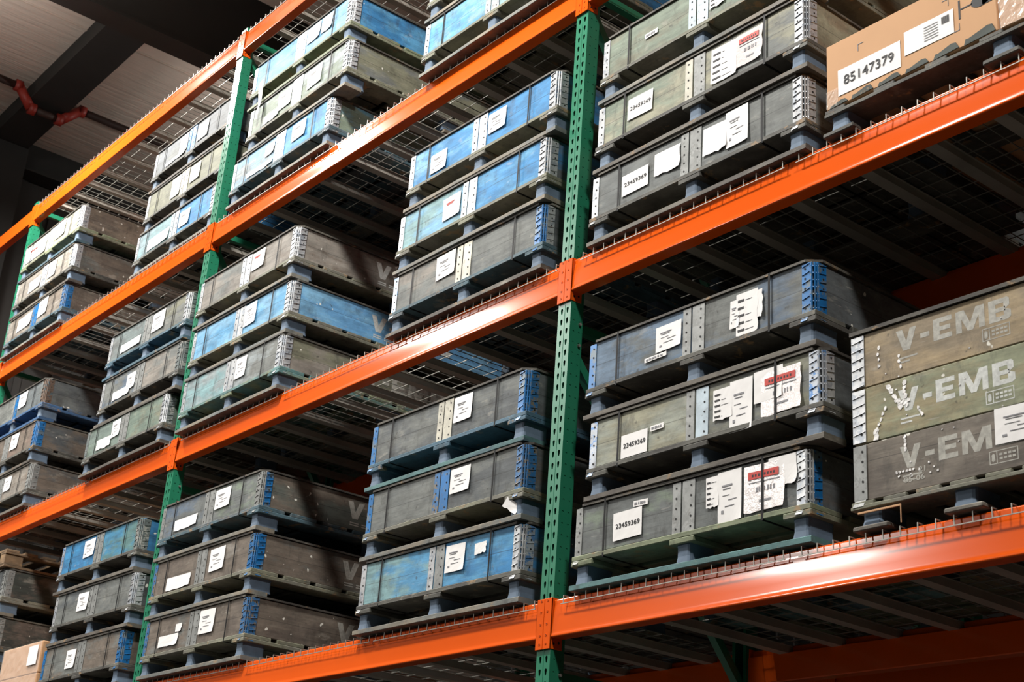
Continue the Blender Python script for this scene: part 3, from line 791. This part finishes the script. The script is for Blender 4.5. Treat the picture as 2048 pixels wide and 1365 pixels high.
DATA = {
 'C1': [(.205, -.02, 'slate grey', mk('slate', 'greygreen', .3), mk('slate', 'grey', .3), sd('darkgrey', 'brownd'), P_gg, B_tl, (GREYP, GREYP, GREYP, GAL, BLUEP)),
        (.265, -.02, 'pale grey green', mk((150, 154, 142), 'beige', .5), mk((128, 128, 112), 'grey', .5), sd('darkgrey'), P_dk, B_dk, (GALB, GREYP, LBLUEP, GALB, GAL)),
        (.235, -.02, 'slate blue', mk((100, 120, 140), 'slate', .4), mk('slateblue', 'grey', .7), sd('darkgrey', 'grey'), P_dk, B_dk, (BLUEP, GREYP, GREYP, BLUEP, BLUEP))],
 'C2': [(.195, -.02, 'dark slate grey', mk('slate', 'grey', .4), mk('grey', 'slate', .4), sd('darkgrey', 'slate'), P_dk, B_dk, (GAL, GREYP, GREYP, GAL, GAL)),
        (.210, -.02, 'beige grey', mk('beige', 'greygreen', .5), mk('beige', 'grey', .5), sd((140, 128, 108), 'beige'), P_dk, B_dk, (GAL, CREAMP, GREYP, GAL, GAL)),
        (.220, -.02, 'grey green', mk('greygreen', 'olive', .5), mk('greygreen', 'warmgrey', .5), sd('olive'), P_gr, B_gr, (GAL, LBLUEP, LBLUEP, GAL, GAL))],
 'B1': [(-1.33, -.03, 'teal blue', mk('teal', 'bluemid', .5), mk('bluemid', 'blue', .5), sd('darkgrey', 'bluedeep'), P_dk, B_gr, (GAL, GAL, GREYP, GAL, GALB)),
        (-1.34, -.03, 'dark grey', mk('grey', 'slate', .4), mk('darkgrey', 'grey', .4), sd('darkgrey', 'brownd'), P_gr, B_gr, (BLUEP, BLUEW, BLUEP, BLUEW, BLUEW)),
        (-1.365, -.03, 'charcoal grey', mk('grey', 'darkgrey', .5), mk('darkgrey', 'grey', .4), sd('darkgrey', 'warmgrey', .3), P_bt, B_tl, (BLUEP, CREAMP, CREAMP, BLUEP, BLUEW))],
 'B2': [(-1.33, -.03, 'grey', mk('grey', 'warmgrey', .4), mk('grey', 'darkgrey', .3), sd('darkgrey'), P_tl, B_dk, (GALB, CREAMP, CREAMP, BLUEP, GAL)),
        (-1.33, -.03, 'half teal half blue', mk('teal', 'bluelt', .5), mk('blue', 'bluemid', .4), sd('darkgrey', 'bluedeep'), P_gr, B_gr, (GAL, GAL, GAL, GAL, GAL)),
        (-1.295, -.03, 'bright blue', mk('blue', 'bluelt', .5), mk('blue', 'bluedeep', .3), sd('bluedeep', 'darkgrey'), P_gr, B_gr, (GAL, GAL, GAL, GAL, GAL))],
 'B3': [(-1.26, -.05, 'weathered blue', mk('bluemid', 'teal', .5), mk('teal', 'grey', .4), sd('bluedeep'), P_gr, B_gr, G5),
        (-1.26, -.05, 'grey blue', mk('bluemid', 'grey', .5), mk('grey', 'teal', .4), sd('grey'), P_gr, B_gr, G5)],
 'A1': [(-3.615, -.03, 'brown', mk('brown', 'grey', .3), mk('brown', 'brownd', .3), sd('brown', 'brownd', .5, .5), P_gr, B_gr, (BLUEW, GREYP, GREYP, BLUEW, BLUEW)),
        (-3.635, -.03, 'dull brown', mk('brown', 'brownd', .4), mk('brown', 'warmgrey', .3), sd('brown', 'grey', .4, .5), P_gr, B_gr, (BLUEW, GREYP, GREYP, BLUEP, BLUEP)),
        (-3.650, -.03, 'slate green', mk('slate', 'slateblue', .4), mk('slate', 'greygreen', .4), sd((92, 96, 90), 'brown', .5, .4), P_tl, B_gr, (GREYP, GREYP, GREYP, GREYP, BLUEP))],
 'A2': [(-3.62, -.045, 'grey green', mk((138, 148, 150), 'teal', .5), mk('grey', 'pale', .4), sd('olive', 'warmgrey', .5), mk('tealb', 'dgreen', .5, seam=False), B_gr, G5),
        (-3.635, -.03, 'sky blue', mk('bluemid', 'bluelt', .6), mk('bluelt', 'bluemid', .5), sd((98, 152, 196), 'bluelt', .4, .2), P_gr, B_gr, G5),
        (-3.645, -.03, 'warm grey', mk('warmgrey', 'grey', .4), mk('warmgrey', 'brown', .4), sd('warmgrey', 'brown', .4, .3), P_gr, B_gr, G5)],
 'A3': [(-3.45, -.03, 'bright blue and white', mk('bluelt', 'pale', .5), mk('bluemid', 'blue', .4), sd((100, 142, 160), 'greygreen', .5), P_tl, B_gr, G5),
        (-3.325, -.03, 'pale grey', mk('pale', 'greygreen', .6), mk('pale', 'greygreen', .5), sd('olive', 'grey', .3), P_gr, B_gr, G5),
        (-3.365, -.03, 'light blue', mk('bluelt', 'bluemid', .5), mk('bluelt', 'pale', .4), sd('bluedeep', 'bluemid', .5), P_gg, P_gg, G5)],
 'F1': [(-5.13, -.03, 'brown grey', mk('grey', 'brown', .4), mk('brown', 'grey', .4), sd('brownd'), P_dk, B_dk, (BLUEP, GREYP, GREYP, BLUEP, BLUEP)),
        (-5.10, -.03, 'dark grey', mk('grey', 'darkgrey', .4), mk('grey', 'darkgrey', .4), sd('darkgrey'), P_dk, B_dk, (GAL, GREYP, GREYP, GAL, GAL)),
        (-5.15, -.03, 'deep blue', mk((52, 124, 170), 'bluedeep', .4), mk((62, 126, 160), 'tealb', .5), sd('bluedeep', 'dteal'), P_dk, B_dk, (GALB, GREYP, GREYP, DPL, DPL))],
 'F2': [(-5.066, -.045, 'green grey', mk((108, 122, 116), 'green', .4), mk('green', 'olive', .4), sd('green'), P_dk, B_dk, (DPL, GREYP, GREYP, GAL, DPL)),
        (-4.995, -.03, 'mid grey', mk('grey', 'slateblue', .4), mk('warmgrey', 'grey', .4), sd('grey'), P_dk, B_dk, (GAL, GREYP, GREYP, DPL, DPL)),
        (-5.005, -.03, 'grey with teal pallet', mk((112, 124, 124), 'slate', .4), mk('grey', 'olive', .4), sd('green'), P_bt, P_bt, (GAL, GREYP, GREYP, GAL, DPL))],
 'F3': [(-4.965, .01, 'half pale half blue', mk((122, 140, 146), 'teal', .4), mk('blue', 'bluemid', .4), sd('bluedeep'), P_dk, B_gr, (GAL, LBLUEP, GAL, GAL, GAL)),
        (-4.962, .03, 'olive grey', mk((118, 118, 102), 'olive', .4), mk((122, 122, 102), 'olive', .5), sd('olive'), P_dk, B_dk, (GAL, CREAMP, CREAMP, GAL, GAL)),
        (-4.962, .03, 'cool grey', mk((108, 112, 116), 'grey', .4), mk((104, 108, 112), 'darkgrey', .4), sd('grey'), P_dk, B_dk, (GAL, BLUEP, BLUEP, GALB, GALB))],
 'E1': [(-7.36, -.03, 'black brown', mk('brownd'), mk('brownd'), sd((58, 56, 52), 'brownd', .4, .3), P_dk, B_dk, (GREYP,) * 5),
        (-7.36, -.03, 'dark green grey', mk('green'), mk('green'), sd((60, 62, 58), 'brownd', .4, .3), P_dk, B_dk, (GREYP,) * 5),
        (-7.36, -.03, 'very dark grey', mk('darkgrey'), mk('darkgrey'), sd((58, 62, 58), 'brownd', .4, .3), P_gr, B_gr, (GREYP,) * 5)],
 'E2': [(-7.30, -.03, 'brown grey', mk('brown', 'grey', .4), mk('warmgrey', 'brown', .4), sd('brown', 'darkgrey', .4, .2), P_dk, B_dk, (GREYP, GREYP, GREYP, GREYP, GREYP)),
        (-7.36, -.03, 'reddish brown', mk('brown'), mk((120, 104, 94), 'brown', .4), sd('brown', 'darkgrey', .4, .5), P_dk, B_dk, (BLUEP, GREYP, GREYP, BLUEP, BLUEP)),
        (-7.37, -.03, 'slate', mk('grey'), mk((96, 102, 104), 'slate', .4), sd('darkgrey', 'slate', .4, .3), P_bp, P_bp, (RUST, GREYP, BLUEP, RUST, RUST))],
 'E3': [(-7.37, -.03, 'brown', mk('warmgrey', 'brown', .4), mk('warmgrey', 'brown', .5), sd('brown', 'brownd', .4, .5), P_tl, B_gr, (GREYP, BLUEW, BLUEP, BLUEW, BLUEP)),
        (-7.345, -.03, 'warm grey', mk('warmgrey', 'cream', .3), mk('cream', 'warmgrey', .6), sd('brown', 'grey', .4), P_dk, B_dk, G5),
        (-7.35, -.03, 'cream grey', mk('cream', 'pale', .4), mk('cream', 'beige', .5), sd((130, 118, 104), 'brown', .4, .6), P_gg, P_tl, G5)],
}
VEMB = {('A1', 0): M_fadepaint, ('A1', 1): M_fadepaint, ('A1', 2): M_fadepaint, ('A2', 1): M_white, ('A2', 2): M_white, ('A2', 0): M_fadepaint}
TOPSHIFT = {}
crates = {}
for s, rows in DATA.items():
    n = int(s[1])
    for i, (x, y, cname_, fl, fr, side, pal, bot, pl) in enumerate(rows):
        rz = random.uniform(-.004, .004) if s not in ('A1', 'F3') else 0
        lab = '%s wooden crate, %s %s' % (cname_, POS[i], WHERE[s])
        crates[(s, i)] = crate(x, y, ZD(n) + .0005 + i * PH, fl, fr, side, pal, bot, pl, lab, LABELS.get((s, i), ()), VEMB.get((s, i)), rz=rz)

# ------------------------------------------------------------------ tall three collar crate standing end-on at the right
def end_on_pallet(t, w_, d_, pal, bot, blk_x, h=.100):
    for bx in blk_x:
        for by in (.082, d_ / 2, d_ - .082):
            o = put('block', BM['block'], t, (bx, by, .0), mats=[M_block]); o.scale = (1.15, 1, h * .72 / .096)
    zt = h * .72
    for k, by in enumerate((0, d_ / 2 - .06, d_ - .12)):
        put('stringer_board', wobbly(0, w_, by, by + .12, zt, zt + h * .14).mesh('stringer_board', [pal]), t)
    m = MB(); n = 7; st = (w_ - .09) / (n - 1)
    for k in range(n): m.cbox(k * st, k * st + .09, 0.004, d_ - .004, zt + h * .14, h, .002)
    put('deck_boards', m.mesh('deck_boards', [pal]), t)
    for bx in blk_x:
        put('bottom_board', MB().cbox(bx - .07, bx + .07, 0, d_, 0, h * .17, .004).mesh('bottom_board', [bot]), t)
t = empty('tall_pallet_crate', (1.600, -.02, ZD(1) + .0005))
tag(t, 'tall crate of three stencilled wooden collars at the right edge, first level', 'crate')
w_ = .85; d_ = 1.2
end_on_pallet(t, w_, d_, P_gr, B_dk, (.075, .425, .775))
cols = [mk((116, 108, 98), (98, 90, 82), .5, .15), mk((138, 142, 116), (146, 136, 106), .5, .2), mk((158, 140, 110), (140, 126, 104), .6, .2)]
for r in range(3):
    z0 = .1015 + r * .1975; z1 = z0 + .196
    fr_ = put('collar_board', MB().cbox(.012, w_ - .012, .012, .032, z0, z1, .003).mesh('collar_board', [cols[r]]), t)
    for (a, b_, c_, e_) in ((.0, 0, 0, 0),):
        put('collar_board', MB().cbox(w_ - .032, w_ - .012, .034, d_ - .034, z0, z1, .003).mesh('collar_board', [cols[r]]), t)
        put('collar_board', MB().cbox(.012, .032, .034, d_ - .034, z0, z1, .003).mesh('collar_board', [cols[r]]), t)
        put('collar_board', MB().cbox(.012, w_ - .012, d_ - .032, d_ - .012, z0, z1, .003).mesh('collar_board', [cols[r]]), t)
    ph = plate(.008, .062, .0085, z0 + .004, z1 - .004, hole_x=(.045,), foot=(r == 0), ridges=(r != 0), seed=r + 3)
    put('corner_plate', ph.mesh('corner_plate', [GAL if r else GREYP, M_dark]), t)
    tz = z0 + (.066, .064, .079)[r]
    mt = (M_fadepaint, M_white, M_fadepaint)[r]
    block_text('stencilled_lettering', 'V-EMB', fr_, .193, .625, tz + .012, tz + .088, .0117, mt)
    m = MB(); zz = tz - .030
    for q in range(2): m.box(.20, .245 + .03 * q, .0117, .0121, zz + .014 * q, zz + .014 * q + .006)
    put('stencilled_lines', m.mesh('stencilled_lines', [mt]), fr_)
    m = MB(); m.box(.52, .62, .0117, .0121, zz - .012, zz - .009); m.box(.52, .62, .0117, .0121, zz + .028, zz + .031)
    m.box(.52, .523, .0117, .0121, zz - .009, zz + .028); m.box(.617, .62, .0117, .0121, zz - .009, zz + .028)
    m.box(.545, .548, .0117, .0121, zz - .009, zz + .028); m.prism([(.528, zz), (.534, zz - .004), (.540, zz), (.540, zz + .018), (.534, zz + .023), (.528, zz + .018)], 'y', .0117, .0121)
    for q in range(4): m.box(.555 + q * .015, .566 + q * .015, .0117, .0121, zz + .013, zz + .020); m.box(.555 + q * .015, .566 + q * .015, .0117, .0121, zz, zz + .007)
    put('stencilled_box', m.mesh('stencilled_box', [mt]), fr_)
fit_text('stencilled_date', '21', t, .262, .288, .158, .176, .0118, M_fadepaint, .02)
fit_text('stencilled_date', '05-06', t, .205, .285, .132, .150, .0118, M_fadepaint, .02)
m = MB(); m.prism([(.004, .004), (w_ - .004, .004), (w_ - .004, d_ - .004), (.004, d_ - .004)], 'z', .695, .709)
put('lid', m.mesh('lid', [M_darkwood]), t)
add_label(t, 'doc', .545, .72, .185, .30, .0108)
m = MB(); rr = random.Random(21)
def chip(cx, cz, r, el=1.0, ang=0.0):
    n = 7; P = []
    for i in range(n):
        a = 2 * math.pi * i / n; q = r * rr.uniform(.55, 1.15); u, v = q * math.cos(a) * el, q * math.sin(a)
        P.append((cx + u * math.cos(ang) - v * math.sin(ang), cz + u * math.sin(ang) + v * math.cos(ang)))
    m.poly([(p[0], .0112 - rr.uniform(0, .0022), p[1]) for p in P] + [(p[0], .0120, p[1]) for p in P],
           [tuple(range(n)), tuple(range(n, 2 * n))[::-1]] + [(i, (i + 1) % n, n + (i + 1) % n, n + i) for i in range(n)])
for k in range(5): chip(.16 + k * .011 + rr.uniform(-.004, .004), .475 - k * .020, .010, 1.5, -.9)
for k in range(5): chip(.185 + k * .008, .415 - k * .003 + rr.uniform(-.006, .006), .007, 1.6, .2)
for k in range(6): chip(.222 + rr.uniform(-.02, .02), .395 + k * .016, .008, 1.4, 1.2)
for k in range(5): chip(.105 + k * .009, .335 + k * .017, .006, 1.6, 1.0)
for k in range(2): chip(.10, .31 + k * .02, .012, 1.3, 1.1)
for k in range(3): chip(.27 + k * .007, .375 - k * .012, .006, 1.3, -1)
for k in range(4): chip(.12 + rr.uniform(-.004, .004), .56 + k * .022, .0055, 1.5, 1.4)
for k in range(3): chip(.205 + rr.uniform(-.006, .006), .535 + k * .02, .006, 1.4, 1.5)
for k in range(4): chip(.215, .245 + k * .014, .007, 1.3, 1.5)
for k in range(9): chip(.12 + rr.random() * .22, .14 + rr.random() * .06, .0045)
for k in range(14): chip(.10 + rr.random() * .5, .2 + rr.random() * .45, .003)
for k in range(6): chip(.178 + k * .013, .172, .0055)
o = put('torn_paper_flecks', m.mesh('torn_paper_flecks', [M_paper]), t); o['kind'] = 'stuff'
m = MB(); m.cbox(.03, .20, -.004, .001, .055, .062, .001); put('torn_film', m.mesh('torn_film', [M_cardb]), t)
m = MB(); m.box(.198, .201, -.004, -.002, -.0, .06); put('loose_strap', m.mesh('loose_strap', [M_cardb]), t)

# ------------------------------------------------------------------ cardboard boxes on a pallet, second level right
t = empty('wooden_pallet', (1.515, -.02, ZD(2) + .0005))
tag(t, 'dark worn wooden pallet under the long cardboard box at upper right', 'pallet')
end_on_pallet(t, 1.42, 1.1, P_dk, P_dk, (.06, .745, 1.36), h=.115)
t = empty('cardboard_box', (1.520, -.012, ZD(2) + .117))
tag(t, 'long brown cardboard box with large number label on pallet at upper right', 'box')
m = MB(); m.cbox(0, .735, 0, 1.05, 0, .285, .004); put('carton', m.mesh('carton', [M_cardb]), t)
m = MB(); m.box(-.0, .735, .5, .55, .285, .2858); put('packing_tape', m.mesh('packing_tape', [M_tape]), t)
me = curl_sheet(.282, .112, .0, 5).mesh('paper_label', [M_paper]); o = put('paper_label', me, t, (.056, -.0005, .040))
fit_text('printed_number', '85147379', o, .028, .254, .038, .078, -.0030, M_ink, .004)
me = curl_sheet(.208, .100, .0, 6).mesh('paper_label', [M_paper]); o = put('paper_label', me, t, (.356, -.0005, .075))
m = MB()
for q in range(6): m.box(.085, .085 + .06, -.003, -.0024, .02 + q * .011, .022 + q * .011, 1)
for q in range(8): m.box(.16 + q * .004, .162 + q * .004, -.003, -.0024, .055, .085, 0)
put('printed_lines', m.mesh('printed_lines', [M_ink, M_greyink]), o)
# handling marks: wine glass, corner brackets
m = MB(); y0, y1 = -.0012, -.0004; z0 = .16
def disc(m, cx, cz, rx, rz, n=16): m.poly([(cx + rx * math.cos(2 * math.pi * i / n), y0, cz + rz * math.sin(2 * math.pi * i / n)) for i in range(n)], [tuple(range(n))])
m.box(.585, .592, y0, y1, .118, .195); m.box(.592, .640, y0, y1, .153, .158); disc(m, .675, .155, .040, .026); m.box(.68, .718, y0, y1, .131, .179)
put('handling_symbol', m.mesh('handling_symbol', [M_ink]), t)
m = MB()
for (x, z, a, b_) in ((.15, .225, 1, -1), (.545, .225, -1, -1), (.585, .075, -1, 1)):
    m.box(min(x, x + a * .025), max(x, x + a * .025), y0, y1, z - .0012, z + .0012); m.box(x - .0012, x + .0012, y0, y1, min(z, z + b_ * .028), max(z, z + b_ * .028))
put('corner_mark', m.mesh('corner_mark', [M_greyink]), t)
m = MB(); rr = random.Random(3)
for (a, b_, h2) in ((.015, .10, .022), (.115, .215, .030), (.235, .335, .026), (.355, .455, .028), (.475, .58, .034), (.60, .725, .040)):
    m.prism([(a, 0.0), (a + .008, h2 * .6), (a + .02, h2 * .55), (b_ - .03, h2), (b_ - .012, h2 * .9), (b_, .006)], 'y', -.0030, -.0004)
put('dark_board_ends', m.mesh('dark_board_ends', [mk((66, 74, 68), (50, 54, 50), .4, seam=False)]), t)
m = MB(); rr = random.Random(9)
V = []; n = 7
for j in range(n + 1):
    for i in range(n + 1): V.append((.0 + .055 * i / n, -.0012 - rr.uniform(0, .003), .005 + .075 * j / n))
m.poly(V, [(j * (n + 1) + i, j * (n + 1) + i + 1, (j + 1) * (n + 1) + i + 1, (j + 1) * (n + 1) + i) for j in range(n) for i in range(n)])
put('film_scrap', m.mesh('film_scrap', [M_film]), t)
t = empty('wrapped_cardboard_box', (2.262, -.012, ZD(2) + .117))
tag(t, 'cardboard box wrapped in crinkled clear film at the upper right corner', 'box')
m = MB(); m.cbox(0, .62, 0, 1.05, 0, .285, .004); put('carton', m.mesh('carton', [M_cardb]), t)
m = MB(); V = []; n = 14
for j in range(n + 1):
    for i in range(n * 2 + 1): V.append((.62 * i / (2 * n), -.0018 - rr.uniform(0, .004), .285 * j / n))
k2 = 2 * n + 1
m.poly(V, [(j * k2 + i, j * k2 + i + 1, (j + 1) * k2 + i + 1, (j + 1) * k2 + i) for j in range(n) for i in range(2 * n)])
put('stretch_film', m.mesh('stretch_film', [M_film]), t)

# wrapped carton at the lower left, first level
t = empty('wrapped_cardboard_box', (-5.87, -.02, ZD(1) + .0005))
tag(t, 'brown cardboard box in shiny film at the lower left corner', 'box')
m = MB(); m.cbox(0, .69, 0, .9, 0, .2, .004); m.cbox(0, .69, 0, .9, .204, .415, .004); put('carton', m.mesh('carton', [M_cardb]), t)
m = MB(); V = []; n = 12
for j in range(n + 1):
    for i in range(n * 2 + 1): V.append((.69 * i / (2 * n), -.0018 - rr.uniform(0, .005), .415 * j / n))
k2 = 2 * n + 1
m.poly(V, [(j * k2 + i, j * k2 + i + 1, (j + 1) * k2 + i + 1, (j + 1) * k2 + i) for j in range(n) for i in range(2 * n)])
put('stretch_film', m.mesh('stretch_film', [M_film]), t)
me = curl_sheet(.16, .13, .0, 16).mesh('paper_label', [M_paper]); put('paper_label', me, t, (.49, -.009, .26))

# ------------------------------------------------------------------ loose bits
m = MB(); m.v = []
V = []; n = 8
for i in range(n + 1):
    z = -.30 * i / n; wdt = .022 - .010 * i / n
    V += [(-wdt, .0 - .006 * math.sin(i), z), (wdt, .002 - .006 * math.sin(i + 1), z)]
m.poly(V, [(2 * i, 2 * i + 1, 2 * i + 3, 2 * i + 2) for i in range(n)]); m.poly([(x, y + .001, z) for x, y, z in V], [(2 * i + 2, 2 * i + 3, 2 * i + 1, 2 * i) for i in range(n)])
o = put('hanging_tape', m.mesh('hanging_tape', [M_tape]), None, (-3.365 + .185, -.046, ZD(3) + 2 * PH + .16))
tag(o, 'strip of white tape hanging down over the light blue crate, third level', 'tape')
m = curl_sheet(.09, .045, .03, 91, True); o = put('torn_paper', m.mesh('torn_paper', [M_paper]), crates[('B1', 1)], (1.10, -.006, .075)); o.rotation_euler = (0, .6, .3)

t = empty('wooden_pallet', (-7.33, -.06, ZD(1) + 3 * PH + .002))
tag(t, 'raw wooden pallet lying on top of the far left crates, first level', 'pallet')
MW = mk((132, 108, 82), (104, 86, 66), .5, seam=False, grain='y')
for x in (0, .53, 1.08):
    put('bottom_board', MB().cbox(x, x + .11, 0, 1.1, 0, .018, .002, wob=.001).mesh('bottom_board', [MW]), t)
    for y in (.0, .48, .96): put('pallet_block', MB().cbox(x + .01, x + .10, y, y + .14, .0185, .095, .003).mesh('pallet_block', [MW]), t)
    put('stringer_board', MB().cbox(x, x + .11, 0, 1.1, .0955, .113, .002, wob=.001).mesh('stringer_board', [MW]), t)
m = MB()
for k in range(8): m.cbox(0, 1.19, k * .143, k * .143 + .10, .1135, .131, .002, wob=.001)
put('deck_boards', m.mesh('deck_boards', [MW]), t)
